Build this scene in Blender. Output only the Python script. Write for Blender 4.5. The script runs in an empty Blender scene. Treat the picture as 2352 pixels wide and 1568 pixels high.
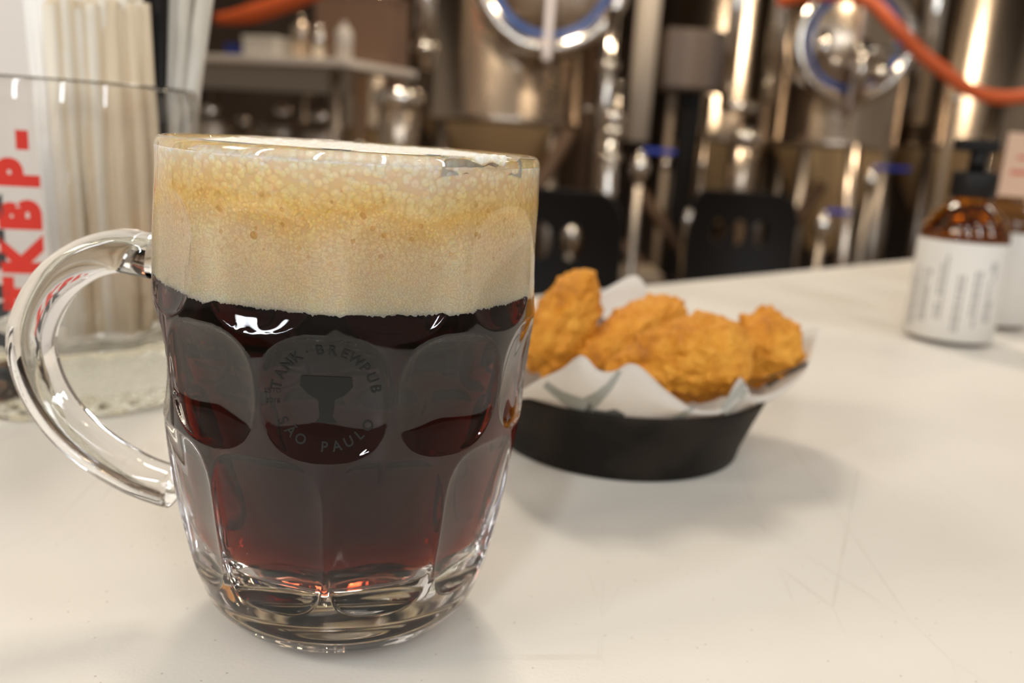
import bpy, bmesh, math, random
import numpy as np
from mathutils import Vector, Matrix, noise

# ------------------------------------------------------------------ camera, world, lights, exposure
S = bpy.context.scene
COL = S.collection
T = 0.75                      # table top height
EYE = 0.12604                 # lens above the table top
FPX, PIT, ROL = 2050.0, math.radians(13.0), math.radians(3.8)
cp, sp = math.cos(PIT), math.sin(PIT)
F_ = Vector((0, cp, -sp)); U_ = Vector((0, sp, cp)); R_ = Vector((1, 0, 0))
c_, s_ = math.cos(ROL), math.sin(ROL)
camR = R_ * c_ + U_ * s_
camU = U_ * c_ - R_ * s_
cam_d = bpy.data.cameras.new('camera'); cam = bpy.data.objects.new('camera', cam_d); COL.objects.link(cam)
M = Matrix((camR, camU, -F_)).transposed().to_4x4()
M.translation = Vector((0, 0, T + EYE))
cam.matrix_world = M
cam_d.sensor_width = 36.0; cam_d.lens = 36.0 * FPX / 2352
cam_d.clip_start = 0.01; cam_d.clip_end = 60
cam_d.dof.use_dof = True; cam_d.dof.focus_distance = 0.188
cam_d.dof.aperture_fstop = cam_d.lens / 2.8
S.camera = cam

S.view_settings.view_transform = 'Standard'; S.view_settings.look = 'None'
S.view_settings.gamma = 1.0; S.view_settings.use_curve_mapping = False
S.view_settings.exposure = 0.0
S.cycles.use_denoising = True
S.cycles.max_bounces = 20; S.cycles.transmission_bounces = 16; S.cycles.glossy_bounces = 8
S.cycles.diffuse_bounces = 4; S.cycles.transparent_max_bounces = 16
S.cycles.sample_clamp_indirect = 40.0; S.cycles.sample_clamp_direct = 0.0
S.cycles.blur_glossy = 0.3

W = bpy.data.worlds.new('world'); S.world = W; W.use_nodes = True
bg = W.node_tree.nodes['Background']
bg.inputs[0].default_value = (1.0, 0.84, 0.68, 1); bg.inputs[1].default_value = 0.21


def area(name, loc, target, size, power, color, sy=None):
    d = bpy.data.lights.new(name, 'AREA'); d.energy = power; d.color = color
    d.shape = 'RECTANGLE'; d.size = size; d.size_y = sy or size
    o = bpy.data.objects.new(name, d); COL.objects.link(o); o.location = loc
    o.rotation_euler = (Vector(target) - Vector(loc)).to_track_quat('-Z', 'Y').to_euler()
    return o


PAN = Vector((0.05, 0.36, T))
area('ceiling_lamp_left', (-1.45, -0.42, T + 1.05), (0, .3, T), .38, 9.8, (1, .90, .78))
area('ceiling_lamp_right', (1.7, 1.35, T + 1.35), (0, .3, T), .38, 3.6, (1, .88, .75))
area('ceiling_lamp_back', (-0.1, 1.7, T + 1.75), (.1, .3, T), .40, 13.5, (1, .90, .77))
area('tank_fill_light', (-.4, 2.35, 2.92), (0.3, 3.9, .75), .2, 26, (1, .82, .60))  # added pair of unseen lights that brighten the tanks and their cones
area('tank_fill_light', (1.5, 2.4, 2.92), (0.9, 4.1, .75), .2, 19, (1, .80, .58))
for x_, y_ in ((-1.3, -1.0), (-.35, -1.4), (.75, -1.2), (1.8, -.6)):  # added unseen light strips that lay upright streaks on the steel
    area('steel_streak_light', (x_, y_, 2.0), (0.5, 3.3, 1.0), .07, 12, (.88, .94, 1.0), 1.5)

rnd = random.Random(7)


# ------------------------------------------------------------------ helpers
def ray(x, y):
    dx, dy = x - 1176, y - 784
    a = c_ * dx + s_ * dy; b = -s_ * dx + c_ * dy
    return F_ + R_ * (a / FPX) - U_ * (b / FPX)


def at(x, y, Y):
    """world point seen at photo pixel (x, y) at distance Y in front of the lens"""
    d = ray(x, y); p = d * (Y / d.y); p.z += T + EYE
    return p


def onz(x, y, z=0.0):
    d = ray(x, y); p = d * ((z - EYE) / d.z); p.z += T + EYE
    return p


def tag(o, label=None, cat=None, group=None, kind=None):
    if label: o['label'] = label
    if cat: o['category'] = cat
    if group: o['group'] = group
    if kind: o['kind'] = kind
    return o


def mesh_obj(name, verts, faces, mat=None, parent=None, smooth=True, loc=None):
    me = bpy.data.meshes.new(name)
    me.from_pydata([tuple(v) for v in verts], [], faces)
    me.update()
    if smooth:
        me.polygons.foreach_set('use_smooth', [True] * len(me.polygons))
    o = bpy.data.objects.new(name, me); COL.objects.link(o)
    if mat: me.materials.append(mat)
    if parent: o.parent = parent
    if loc is not None: o.location = loc
    return o


def empty(name, loc, rz=0.0):
    o = bpy.data.objects.new(name, None); COL.objects.link(o)
    o.location = loc; o.rotation_euler = (0, 0, rz); o.empty_display_size = .02
    return o


def bm_obj(name, bm, mat, parent=None, smooth=False, loc=None):
    me = bpy.data.meshes.new(name); bm.to_mesh(me); bm.free()
    if smooth: me.polygons.foreach_set('use_smooth', [True] * len(me.polygons))
    o = bpy.data.objects.new(name, me); COL.objects.link(o)
    if mat: me.materials.append(mat)
    if parent: o.parent = parent
    if loc is not None: o.location = loc
    return o


def box(name, c, s, mat, parent=None, bev=0.0, rot=None, loc=None):
    bm = bmesh.new(); bmesh.ops.create_cube(bm, size=1)
    for v in bm.verts: v.co = Vector((v.co.x * s[0], v.co.y * s[1], v.co.z * s[2]))
    if bev:
        bmesh.ops.bevel(bm, geom=bm.edges[:], offset=bev, segments=3, affect='EDGES', profile=.5)
    if rot is not None: bmesh.ops.rotate(bm, verts=bm.verts, cent=(0, 0, 0), matrix=rot)
    for v in bm.verts: v.co += Vector(c)
    return bm_obj(name, bm, mat, parent, smooth=False, loc=loc)


def lathe(name, prof, mat, parent=None, n=64, c=(0, 0, 0), axis=None, closed=False, a0=0, smooth=True):
    """prof: (r, z) list. c: origin; axis: optional 3x3 rotation"""
    vs, fs = [], []
    m = len(prof)
    for (r, z) in prof:
        for k in range(n):
            a = 2 * math.pi * k / n + a0
            vs.append(Vector((max(r, 1e-5) * math.cos(a), max(r, 1e-5) * math.sin(a), z)))
    for i in range(m - 1):
        for k in range(n):
            k2 = (k + 1) % n
            fs.append((i * n + k, i * n + k2, (i + 1) * n + k2, (i + 1) * n + k))
    if closed:
        for k in range(n):
            k2 = (k + 1) % n
            fs.append(((m - 1) * n + k, (m - 1) * n + k2, k2, k))
    if axis is not None: vs = [axis @ v for v in vs]
    vs = [v + Vector(c) for v in vs]
    return mesh_obj(name, vs, fs, mat, parent, smooth)


def catmull(pts, n=8):
    P = [Vector(p) for p in pts]; P = [P[0] * 2 - P[1]] + P + [P[-1] * 2 - P[-2]]
    out = []
    for i in range(1, len(P) - 2):
        for k in range(n):
            t = k / n; a, b, c, d = P[i - 1:i + 3]
            out.append(.5 * ((2 * b) + (c - a) * t + (2 * a - 5 * b + 4 * c - d) * t * t + (3 * b - a - 3 * c + d) * t ** 3))
    out.append(P[-2]); return out


def tube(name, pts, r, mat, parent=None, n=12, cap=True, smooth=True):
    """r: number or list"""
    P = [Vector(p) for p in pts]
    rs = r if isinstance(r, (list, tuple)) else [r] * len(P)
    vs, fs = [], []
    t0 = (P[1] - P[0]).normalized()
    up = Vector((0, 0, 1)) if abs(t0.z) < .9 else Vector((0, 1, 0))
    nrm = (up - t0 * up.dot(t0)).normalized()
    for i, p in enumerate(P):
        t = (P[min(i + 1, len(P) - 1)] - P[max(i - 1, 0)]).normalized()
        nrm = (nrm - t * nrm.dot(t)).normalized(); b = t.cross(nrm)
        for k in range(n):
            a = 2 * math.pi * k / n
            vs.append(p + (nrm * math.cos(a) + b * math.sin(a)) * rs[i])
    for i in range(len(P) - 1):
        for k in range(n):
            k2 = (k + 1) % n
            fs.append((i * n + k, i * n + k2, (i + 1) * n + k2, (i + 1) * n + k))
    if cap:
        fs.append(tuple(range(n))[::-1]); fs.append(tuple((len(P) - 1) * n + k for k in range(n)))
    return mesh_obj(name, vs, fs, mat, parent, smooth)


# ------------------------------------------------------------------ materials
def mat(name, color=(.8, .8, .8), rough=.5, metal=0.0, trans=0.0, ior=1.5, spec=.5, **kw):
    m = bpy.data.materials.new(name); m.use_nodes = True
    b = m.node_tree.nodes['Principled BSDF']
    b.inputs['Base Color'].default_value = (*color, 1)
    b.inputs['Roughness'].default_value = rough
    b.inputs['Metallic'].default_value = metal
    b.inputs['Transmission Weight'].default_value = trans
    b.inputs['IOR'].default_value = ior
    b.inputs['Specular IOR Level'].default_value = spec
    for k, v in kw.items(): b.inputs[k.replace('_', ' ')].default_value = v
    return m


def nodes(m):
    nt = m.node_tree
    return nt, nt.nodes, nt.links, nt.nodes['Principled BSDF']


def add_noise_bump(m, scale, dist, strength=1.0, detail=4, color2=None, cscale=None, coord='Object', cfac=(.4, .6)):
    nt, N, L, b = nodes(m)
    tc = N.new('ShaderNodeTexCoord')
    nz = N.new('ShaderNodeTexNoise'); nz.inputs['Scale'].default_value = scale; nz.inputs['Detail'].default_value = detail
    L.new(tc.outputs[coord], nz.inputs['Vector'])
    bp = N.new('ShaderNodeBump'); bp.inputs['Distance'].default_value = dist; bp.inputs['Strength'].default_value = strength
    L.new(nz.outputs['Fac'], bp.inputs['Height']); L.new(bp.outputs[0], b.inputs['Normal'])
    if color2:
        n2 = N.new('ShaderNodeTexNoise'); n2.inputs['Scale'].default_value = cscale or scale; n2.inputs['Detail'].default_value = 5
        L.new(tc.outputs[coord], n2.inputs['Vector'])
        cr = N.new('ShaderNodeValToRGB')
        cr.color_ramp.elements[0].position = cfac[0]; cr.color_ramp.elements[1].position = cfac[1]
        cr.color_ramp.elements[0].color = b.inputs['Base Color'].default_value
        cr.color_ramp.elements[1].color = (*color2, 1)
        L.new(n2.outputs['Fac'], cr.inputs[0]); L.new(cr.outputs[0], b.inputs['Base Color'])
    return m


GLASS = mat('clear_glass', (1, 1, 1), 0.0, trans=1.0, ior=1.5)
HANDLEGLASS = mat('handle_glass', (1, 1, 1), 0.0, trans=1.0, ior=1.5)
JARGLASS = mat('jar_glass', (1, 1, 1), 0.0, trans=1.0, ior=1.5)
nt, N, L, b = nodes(JARGLASS)
va = N.new('ShaderNodeVolumeAbsorption'); va.inputs['Color'].default_value = (.80, .80, .68, 1); va.inputs['Density'].default_value = 11
L.new(va.outputs[0], N['Material Output'].inputs['Volume'])
AMBER = mat('amber_glass', (.60, .32, .05), 0.02, trans=1.0, ior=1.5)

# the beer wets the glass, so its surface carries the beer/glass index ratio
BEER = bpy.data.materials.new('dark_beer'); BEER.use_nodes = True
N = BEER.node_tree.nodes; L = BEER.node_tree.links; N.remove(N['Principled BSDF'])
gb = N.new('ShaderNodeBsdfGlass'); gb.inputs['IOR'].default_value = 1.34 / 1.5; gb.inputs['Roughness'].default_value = 0
L.new(gb.outputs[0], N['Material Output'].inputs['Surface'])
va = N.new('ShaderNodeVolumeAbsorption'); va.inputs['Color'].default_value = (.685, .27, .09, 1); va.inputs['Density'].default_value = 190
L.new(va.outputs[0], N['Material Output'].inputs['Volume'])


def foam_material():
    m = mat('beer_foam', (.80, .62, .40), .55)
    nt, N, L, b = nodes(m)
    tc = N.new('ShaderNodeTexCoord')
    sepz = N.new('ShaderNodeSeparateXYZ'); L.new(tc.outputs['Object'], sepz.inputs[0])

    def vor(scale, feature='F1', rand=1.0):
        v = N.new('ShaderNodeTexVoronoi'); v.feature = feature
        v.inputs['Scale'].default_value = scale; v.inputs['Randomness'].default_value = rand
        L.new(tc.outputs['Object'], v.inputs['Vector']); return v

    def ramp(src, a, bb, lo=0.0, hi=1.0):
        r = N.new('ShaderNodeMapRange'); r.inputs['From Min'].default_value = a; r.inputs['From Max'].default_value = bb
        r.inputs['To Min'].default_value = lo; r.inputs['To Max'].default_value = hi
        L.new(src, r.inputs['Value']); return r.outputs[0]

    def mth(op, x, y):
        k = N.new('ShaderNodeMath'); k.operation = op
        for i, q in enumerate((x, y)):
            if q is None: continue
            if isinstance(q, (int, float)): k.inputs[i].default_value = q
            else: L.new(q, k.inputs[i])
        return k.outputs[0]
    # coarse bubbles high up, fine ones lower down
    big = vor(620); mid = vor(1150); fine = vor(2300)
    wtop = ramp(sepz.outputs['Z'], .106, .114)
    bb = ramp(big.outputs['Distance'], .0, .62, 1, 0)
    mm = ramp(mid.outputs['Distance'], .0, .62, 1, 0)
    ff = ramp(fine.outputs['Distance'], .0, .62, 1, 0)
    mixa = N.new('ShaderNodeMix'); L.new(wtop, mixa.inputs[0]); L.new(mm, mixa.inputs[2]); L.new(bb, mixa.inputs[3])
    wlow = ramp(sepz.outputs['Z'], .092, .108)
    mixb = N.new('ShaderNodeMix'); L.new(wlow, mixb.inputs[0]); L.new(ff, mixb.inputs[2]); L.new(mixa.outputs[0], mixb.inputs[3])
    bp = N.new('ShaderNodeBump'); bp.inputs['Distance'].default_value = .0006; bp.inputs['Strength'].default_value = 1.0
    L.new(mixb.outputs[0], bp.inputs['Height']); L.new(bp.outputs[0], b.inputs['Normal'])
    # colour: cream beige below, amber band of open bubbles, pale at the rim
    cr = N.new('ShaderNodeValToRGB'); e = cr.color_ramp.elements
    e[0].position = 0; e[0].color = (.98, .84, .62, 1); e[1].position = 1; e[1].color = (.96, .88, .76, 1)
    for p_, c in ((.45, (.97, .78, .52, 1)), (.66, (.97, .69, .27, 1)), (.80, (.98, .82, .50, 1)), (.88, (.96, .87, .72, 1))):
        q = e.new(p_); q.color = c
    nz = N.new('ShaderNodeTexNoise'); nz.inputs['Scale'].default_value = 45; L.new(tc.outputs['Object'], nz.inputs['Vector'])
    zz = ramp(sepz.outputs['Z'], .086, .1215)
    zz = mth('ADD', zz, mth('MULTIPLY', mth('SUBTRACT', nz.outputs['Fac'], .5), .35))
    L.new(zz, cr.inputs[0])
    # single larger amber bubbles
    sb = vor(190)
    sel = N.new('ShaderNodeSeparateColor'); L.new(sb.outputs['Color'], sel.inputs[0])
    on = mth('GREATER_THAN', sel.outputs[0], .72)
    rad = ramp(sel.outputs[1], 0, 1, .10, .24)
    disc = mth('LESS_THAN', sb.outputs['Distance'], rad)
    zone = mth('MULTIPLY', ramp(sepz.outputs['Z'], .098, .103), ramp(sepz.outputs['Z'], .110, .114, 1, 0))
    sb2 = vor(520)
    sel2 = N.new('ShaderNodeSeparateColor'); L.new(sb2.outputs['Color'], sel2.inputs[0])
    on2 = mth('MULTIPLY', mth('GREATER_THAN', sel2.outputs[0], .80), mth('LESS_THAN', sb2.outputs['Distance'], .30))
    spots = mth('MAXIMUM', mth('MULTIPLY', mth('MULTIPLY', on, disc), zone), mth('MULTIPLY', on2, mth('MULTIPLY', ramp(sepz.outputs['Z'], .094, .104), ramp(sepz.outputs['Z'], .110, .115, .8, 0))))
    mx = N.new('ShaderNodeMix'); mx.data_type = 'RGBA'
    L.new(mth('MULTIPLY', spots, .7), mx.inputs[0]); L.new(cr.outputs[0], mx.inputs[6]); mx.inputs[7].default_value = (.72, .40, .10, 1)
    # bubble walls slightly darker
    mx2 = N.new('ShaderNodeMix'); mx2.data_type = 'RGBA'; mx2.blend_type = 'MULTIPLY'
    wall = ramp(mixb.outputs[0], .0, .35, .35, 0)
    L.new(wall, mx2.inputs[0]); L.new(mx.outputs[2], mx2.inputs[6]); mx2.inputs[7].default_value = (.62, .48, .30, 1)
    L.new(mx2.outputs[2], b.inputs['Base Color'])
    b.inputs['Specular IOR Level'].default_value = .0
    b.inputs['Subsurface Weight'].default_value = 1.0; b.inputs['Subsurface Scale'].default_value = .006
    b.inputs['Subsurface Radius'].default_value = (1, .75, .45)
    return m


FOAM = foam_material()


def table_material():
    m = mat('table_laminate', (.80, .745, .66), .42)
    nt, N, L, b = nodes(m)
    tc = N.new('ShaderNodeTexCoord')
    # soft cloudy wear
    n1 = N.new('ShaderNodeTexNoise'); n1.inputs['Scale'].default_value = 9; n1.inputs['Detail'].default_value = 6
    L.new(tc.outputs['Object'], n1.inputs['Vector'])
    cr = N.new('ShaderNodeValToRGB'); cr.color_ramp.elements[0].position = .3; cr.color_ramp.elements[1].position = .7
    cr.color_ramp.elements[0].color = (.75, .70, .615, 1); cr.color_ramp.elements[1].color = (.82, .77, .685, 1)
    L.new(n1.outputs['Fac'], cr.inputs[0])
    # dark specks
    v = N.new('ShaderNodeTexVoronoi'); v.inputs['Scale'].default_value = 420; L.new(tc.outputs['Object'], v.inputs['Vector'])
    sc = N.new('ShaderNodeSeparateColor'); L.new(v.outputs['Color'], sc.inputs[0])
    g = N.new('ShaderNodeMath'); g.operation = 'GREATER_THAN'; g.inputs[1].default_value = .90; L.new(sc.outputs[0], g.inputs[0])
    l = N.new('ShaderNodeMath'); l.operation = 'LESS_THAN'; l.inputs[1].default_value = .13; L.new(v.outputs['Distance'], l.inputs[0])
    mu = N.new('ShaderNodeMath'); mu.operation = 'MULTIPLY'; L.new(g.outputs[0], mu.inputs[0]); L.new(l.outputs[0], mu.inputs[1])
    mu2 = N.new('ShaderNodeMath'); mu2.operation = 'MULTIPLY'; L.new(mu.outputs[0], mu2.inputs[0]); mu2.inputs[1].default_value = .55
    mx = N.new('ShaderNodeMix'); mx.data_type = 'RGBA'; L.new(mu2.outputs[0], mx.inputs[0]); L.new(cr.outputs[0], mx.inputs[6]); mx.inputs[7].default_value = (.34, .26, .18, 1)
    # hairline scratches
    last = mx.outputs[2]
    for sc_, rot, th, st in ((14, .5, .0035, .22), (9, 2.1, .003, .18), (11, 1.2, .003, .2)):
        mp = N.new('ShaderNodeMapping'); mp.inputs['Rotation'].default_value = (0, 0, rot); mp.inputs['Scale'].default_value = (1, .22, 1)
        L.new(tc.outputs['Object'], mp.inputs[0])
        vv = N.new('ShaderNodeTexVoronoi'); vv.feature = 'DISTANCE_TO_EDGE'; vv.inputs['Scale'].default_value = sc_
        L.new(mp.outputs[0], vv.inputs['Vector'])
        lt = N.new('ShaderNodeMath'); lt.operation = 'LESS_THAN'; lt.inputs[1].default_value = th; L.new(vv.outputs['Distance'], lt.inputs[0])
        nn = N.new('ShaderNodeTexNoise'); nn.inputs['Scale'].default_value = 18; L.new(tc.outputs['Object'], nn.inputs['Vector'])
        mr = N.new('ShaderNodeMapRange'); mr.inputs['From Min'].default_value = .52; mr.inputs['From Max'].default_value = .66; mr.inputs['To Max'].default_value = st
        L.new(nn.outputs['Fac'], mr.inputs[0])
        m3 = N.new('ShaderNodeMath'); m3.operation = 'MULTIPLY'; L.new(lt.outputs[0], m3.inputs[0]); L.new(mr.outputs[0], m3.inputs[1])
        mm = N.new('ShaderNodeMix'); mm.data_type = 'RGBA'; L.new(m3.outputs[0], mm.inputs[0]); L.new(last, mm.inputs[6]); mm.inputs[7].default_value = (.42, .35, .27, 1)
        last = mm.outputs[2]
    L.new(last, b.inputs['Base Color'])
    n2 = N.new('ShaderNodeTexNoise'); n2.inputs['Scale'].default_value = 900; n2.inputs['Detail'].default_value = 3
    L.new(tc.outputs['Object'], n2.inputs['Vector'])
    bp = N.new('ShaderNodeBump'); bp.inputs['Distance'].default_value = .00012; bp.inputs['Strength'].default_value = .5
    L.new(n2.outputs['Fac'], bp.inputs['Height']); L.new(bp.outputs[0], b.inputs['Normal'])
    return m


TABLE = table_material()
IRON = add_noise_bump(mat('black_cast_iron', (.008, .006, .0045), .6, spec=.18), 300, .0004, .6, color2=(.022, .016, .011), cscale=35)
STEEL = add_noise_bump(mat('brushed_steel', (.60, .50, .40), .24, 1.0), 6, .01, .12, 2)
STEEL_D = mat('dull_steel', (.42, .37, .32), .38, 1.0)
CHROME = mat('polished_steel', (.82, .77, .70), .13, 1.0)
CONE = mat('cone_warm_reflection', (.70, .50, .27), .40, .2)  # warm light reflected in the steel is put into this golden colour
BLACKP = mat('black_plastic', (.007, .0055, .005), .5, spec=.22)
PAPERW = mat('white_paper', (.82, .79, .74), .8)
CREAMP = add_noise_bump(mat('cream_straw_paper', (.72, .58, .40), .8), 900, .0002, .4)
RED = mat('red_print', (.58, .022, .008), .5)
BLACKPR = mat('black_print', (.03, .03, .028), .5)
GREYPR = mat('grey_print', (.40, .38, .34), .8)
ORANGE = mat('orange_rubber', (.60, .10, .02), .45)
BLUE = mat('blue_plastic', (.02, .05, .42), .4)
DARKRED = mat('dark_red_paint', (.22, .035, .02), .5)
BROWN = mat('brown_paint', (.10, .055, .03), .6)
WALLW = add_noise_bump(mat('white_wall_paint', (.80, .74, .68), .7), 40, .001, .3)
WALLD = add_noise_bump(mat('dark_wall_paint', (.035, .022, .014), .7), 6, .002, .3, color2=(.075, .045, .028), cscale=2.2)
FLOORM = add_noise_bump(mat('resin_floor', (.24, .17, .11), .35), 4, .002, .3, color2=(.32, .24, .17), cscale=3)
CEILM = mat('dark_ceiling_paint', (.05, .035, .025), .8)
CREAMBOX = mat('pale_card', (.62, .60, .56), .6)
BROWNBOX = mat('brown_card', (.20, .12, .08), .7)
GREYBOX = mat('grey_paint', (.22, .17, .14), .5)
MENU = add_noise_bump(mat('pink_menu_card', (.56, .37, .26), .6), 30, .0005, .2)
BULB = bpy.data.materials.new('lamp_glow'); BULB.use_nodes = True
_b = BULB.node_tree.nodes['Principled BSDF']; _b.inputs['Emission Color'].default_value = (1, .80, .52, 1); _b.inputs['Emission Strength'].default_value = 30

# ------------------------------------------------------------------ the room
def struct(o): o['kind'] = 'structure'; return o


struct(box('floor', (0.4, 2.6, -.02), (9, 9.5, .04), FLOORM))
struct(box('wall_back', (0.6, 5.6, 1.5), (9, .12, 3.1), WALLD))
struct(box('wall_left', (-1.05, 0.86, 1.02), (1.36, .06, 2.04), WALLW))
struct(box('ceiling', (0.6, 3.9, 3.07), (9, 3.5, .06), CEILM))

# white table, its far edge runs obliquely away to the right
E0 = onz(1480, 655); E1 = onz(2090, 596)
ed = (E1 - E0); ed.z = 0; ed.normalize(); en = Vector((-ed.y, ed.x, 0))
A0 = E0 - ed * 0.78; A1 = E0 + ed * 1.5
tb = empty('table', (E0.x, E0.y, 0))
bm = bmesh.new()
cs = [A0, A1, A1 - en * .64, A0 - en * .64]
vb = [bm.verts.new((p.x, p.y, T - .028)) for p in cs]; vt = [bm.verts.new((p.x, p.y, T)) for p in cs]
bm.faces.new(vt if (cs[1] - cs[0]).cross(cs[2] - cs[1]).z > 0 else vt[::-1]); bm.faces.new(vb)
for i in range(4): bm.faces.new((vb[i], vb[(i + 1) % 4], vt[(i + 1) % 4], vt[i]))
bmesh.ops.recalc_face_normals(bm, faces=bm.faces)
bmesh.ops.bevel(bm, geom=bm.edges[:], offset=.002, segments=2, affect='EDGES')
for v in bm.verts: v.co -= Vector((E0.x, E0.y, 0))
bm_obj('tabletop', bm, TABLE, tb)
for su, sv in ((-.6, -.10), (-.6, -.56), (1.3, -.10), (1.3, -.56)):
    p = ed * su + en * sv
    box('leg', (p.x, p.y, (T - .028) / 2), (.05, .05, T - .028), BLACKP, tb, bev=.004)
tag(tb, 'large worn white table top that carries the mug and the food', 'table')

# ------------------------------------------------------------------ dimpled mug
MX, MY = -0.0409, 0.2189
MUG = Vector((MX, MY, T))
A_CAM = math.atan2(-MY, -MX)          # azimuth towards the lens
HM = 0.1212
ZK = np.array([0, .02, .06, .12, .2, .3, .42, .55, .66, .76, .86, .95, 1.0]) * HM
RK = np.array([18.5, 27.0, 33.4, 36.9, 39.5, 42.0, 43.7, 44.9, 45.9, 46.0, 45.5, 44.9, 44.9]) / 1000


def smooth_interp(z):
    # cosine-free C1 interpolation (hermite)
    z = np.asarray(z, float)
    m = np.gradient(RK, ZK)
    i = np.clip(np.searchsorted(ZK, z) - 1, 0, len(ZK) - 2)
    h = ZK[i + 1] - ZK[i]; t = np.clip((z - ZK[i]) / h, 0, 1)
    return ((2 * t ** 3 - 3 * t ** 2 + 1) * RK[i] + (t ** 3 - 2 * t ** 2 + t) * h * m[i]
            + (-2 * t ** 3 + 3 * t ** 2) * RK[i + 1] + (t ** 3 - t ** 2) * h * m[i + 1])


ROWS = [  # phase offset (deg from lens azimuth), z centre, z half, half angle, power, depth
    (12, .0972, .0134, 15.2, 2.5, .0024),
    (-6, .0707, .0136, 17.2, 2.6, .0029),
    (12, .0375, .0195, 17.8, 3.6, .0026),
]


def dimple(th, z):
    """th: world azimuth array, z array -> inward displacement"""
    d = np.degrees(th - A_CAM)
    out = np.zeros(np.broadcast(th, z).shape)
    for ph, zc, hz, ha, pw, dep in ROWS:
        u = (d - ph + 18) % 36 - 18
        u = np.abs(u) / ha; v = np.abs(z - zc) / hz
        q = (u ** pw + v ** pw) ** (1 / pw)
        k = np.clip(1 - q ** 2, 0, 1)
        out = np.maximum(out, dep * k ** .75)
    return out


def r_out(th, z):
    return smooth_interp(z) - dimple(th, z)


def r_in(z):
    return np.interp(z, [.0185, .0191, .0212, .026, .035, .05, .065, .08, .10, .116, .1195],
                     [.0150, .0215, .0262, .0302, .0335, .0365, .0392, .0406, .0412, .0412, .0420])


def fix_normals(o):
    bm = bmesh.new(); bm.from_mesh(o.data); bmesh.ops.recalc_face_normals(bm, faces=bm.faces)
    if bm.calc_volume(signed=True) < 0: bmesh.ops.reverse_faces(bm, faces=bm.faces)
    bm.to_mesh(o.data); bm.free()


def grid_mesh(name, R, TH, Z, mat_, parent, close_bottom=None, close_top=None, cyc=True):
    nz, nt_ = R.shape
    X = R * np.cos(TH); Y = R * np.sin(TH)
    V = np.stack([X, Y, np.broadcast_to(Z, R.shape)], -1).reshape(-1, 3)
    F = []
    idx = np.arange(nz * nt_).reshape(nz, nt_)
    a = idx[:-1]; b_ = idx[1:]
    q = np.stack([a, np.roll(a, -1, 1), np.roll(b_, -1, 1), b_], -1).reshape(-1, 4)
    V = V.tolist(); F = q.tolist()
    if close_bottom is not None:
        V.append([0, 0, close_bottom]); k = len(V) - 1
        for j in range(nt_): F.append([int(idx[0, j]), k, int(idx[0, (j + 1) % nt_])])
    if close_top is not None:
        V.append([0, 0, close_top]); k = len(V) - 1
        for j in range(nt_): F.append([int(idx[-1, j]), int(idx[-1, (j + 1) % nt_]), k])
    return mesh_obj(name, V, F, mat_, parent)


mug = empty('beer_mug', MUG)
tag(mug, 'dimpled glass beer mug with handle filled with dark beer and thick foam', 'mug')
NT = 600
th = np.linspace(0, 2 * np.pi, NT, endpoint=False)[None, :]
zo = np.concatenate([np.linspace(0, .012, 16), np.linspace(.0126, HM - .0035, 250)])[:, None]
Ro = r_out(th, zo)
# rounded lip
ro_t = float(smooth_interp(HM - .0035)); ri_t = .0420
mid, half = (ro_t + ri_t) / 2, (ro_t - ri_t) / 2
la = np.linspace(0, math.pi, 14)[1:-1]
Rl = (mid + half * np.cos(la))[:, None] + 0 * th; Zl = (HM - .0035 + .0035 * np.sin(la) ** .8)[:, None]
zi = np.linspace(HM - .004, .1176, 6)[:, None]
Ri = r_in(zi) + 0 * th
R_all = np.concatenate([Ro, Rl, Ri]); Z_all = np.concatenate([zo, Zl, zi])
gl = grid_mesh('glass_body', R_all, th, Z_all, GLASS, mug, close_bottom=.0028)
gl.data.flip_normals() if gl.data.polygons[NT * 100].normal.dot(gl.data.polygons[NT * 100].center) < 0 else None

# handle: rounded-rectangular loop on the left
hp_px = [(362, 588), (330, 583), (270, 576), (195, 598), (128, 650), (84, 728), (74, 800), (98, 885), (152, 968), (226, 1034), (312, 1086), (380, 1112), (402, 1116)]
Yh = MY + .001
hp = catmull([at(x, y, Yh) - MUG for x, y in hp_px], 7)
n = 28; vs, fs = [], []
for i, p in enumerate(hp):
    f = i / (len(hp) - 1)
    t = (hp[min(i + 1, len(hp) - 1)] - hp[max(i - 1, 0)]).normalized()
    dep = Vector((0, 1, 0)); dep = (dep - t * dep.dot(t)).normalized(); nn = t.cross(dep)
    wa = .0054 - .0006 * f
    wd = .0068 - .0012 * f + .0012 * abs(2 * f - 1) ** 3
    for k in range(n):
        a = 2 * math.pi * k / n; ca, sa = math.cos(a), math.sin(a)
        e = .72
        # a raised flat thumb side: outer face flatter than the inner face
        vs.append(p + nn * (wa * math.copysign(abs(ca) ** e, ca)) + dep * (wd * math.copysign(abs(sa) ** e, sa)))
for i in range(len(hp) - 1):
    for k in range(n):
        k2 = (k + 1) % n; fs.append((i * n + k, i * n + k2, (i + 1) * n + k2, (i + 1) * n + k))
hd = mesh_obj('handle', vs, fs, HANDLEGLASS, mug)
_p = hd.data.polygons[n * 20]; _c = sum((Vector(vs[20 * n + k]) for k in range(n)), Vector()) / n
if _p.normal.dot(_p.center - _c) < 0: hd.data.flip_normals()

# beer, reaching a hair into the glass so that no air film shows
ZF = 0.0886
zb = np.linspace(.0185, ZF, 90)[:, None]
th2 = np.linspace(0, 2 * np.pi, 240, endpoint=False)[None, :]
Rb = r_in(zb) + 0 * th2; Rb[0] = .0148
fix_normals(grid_mesh('beer', Rb, th2, zb - .0003 * (zb < .0186), BEER, mug, close_bottom=.0174, close_top=ZF))

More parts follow.
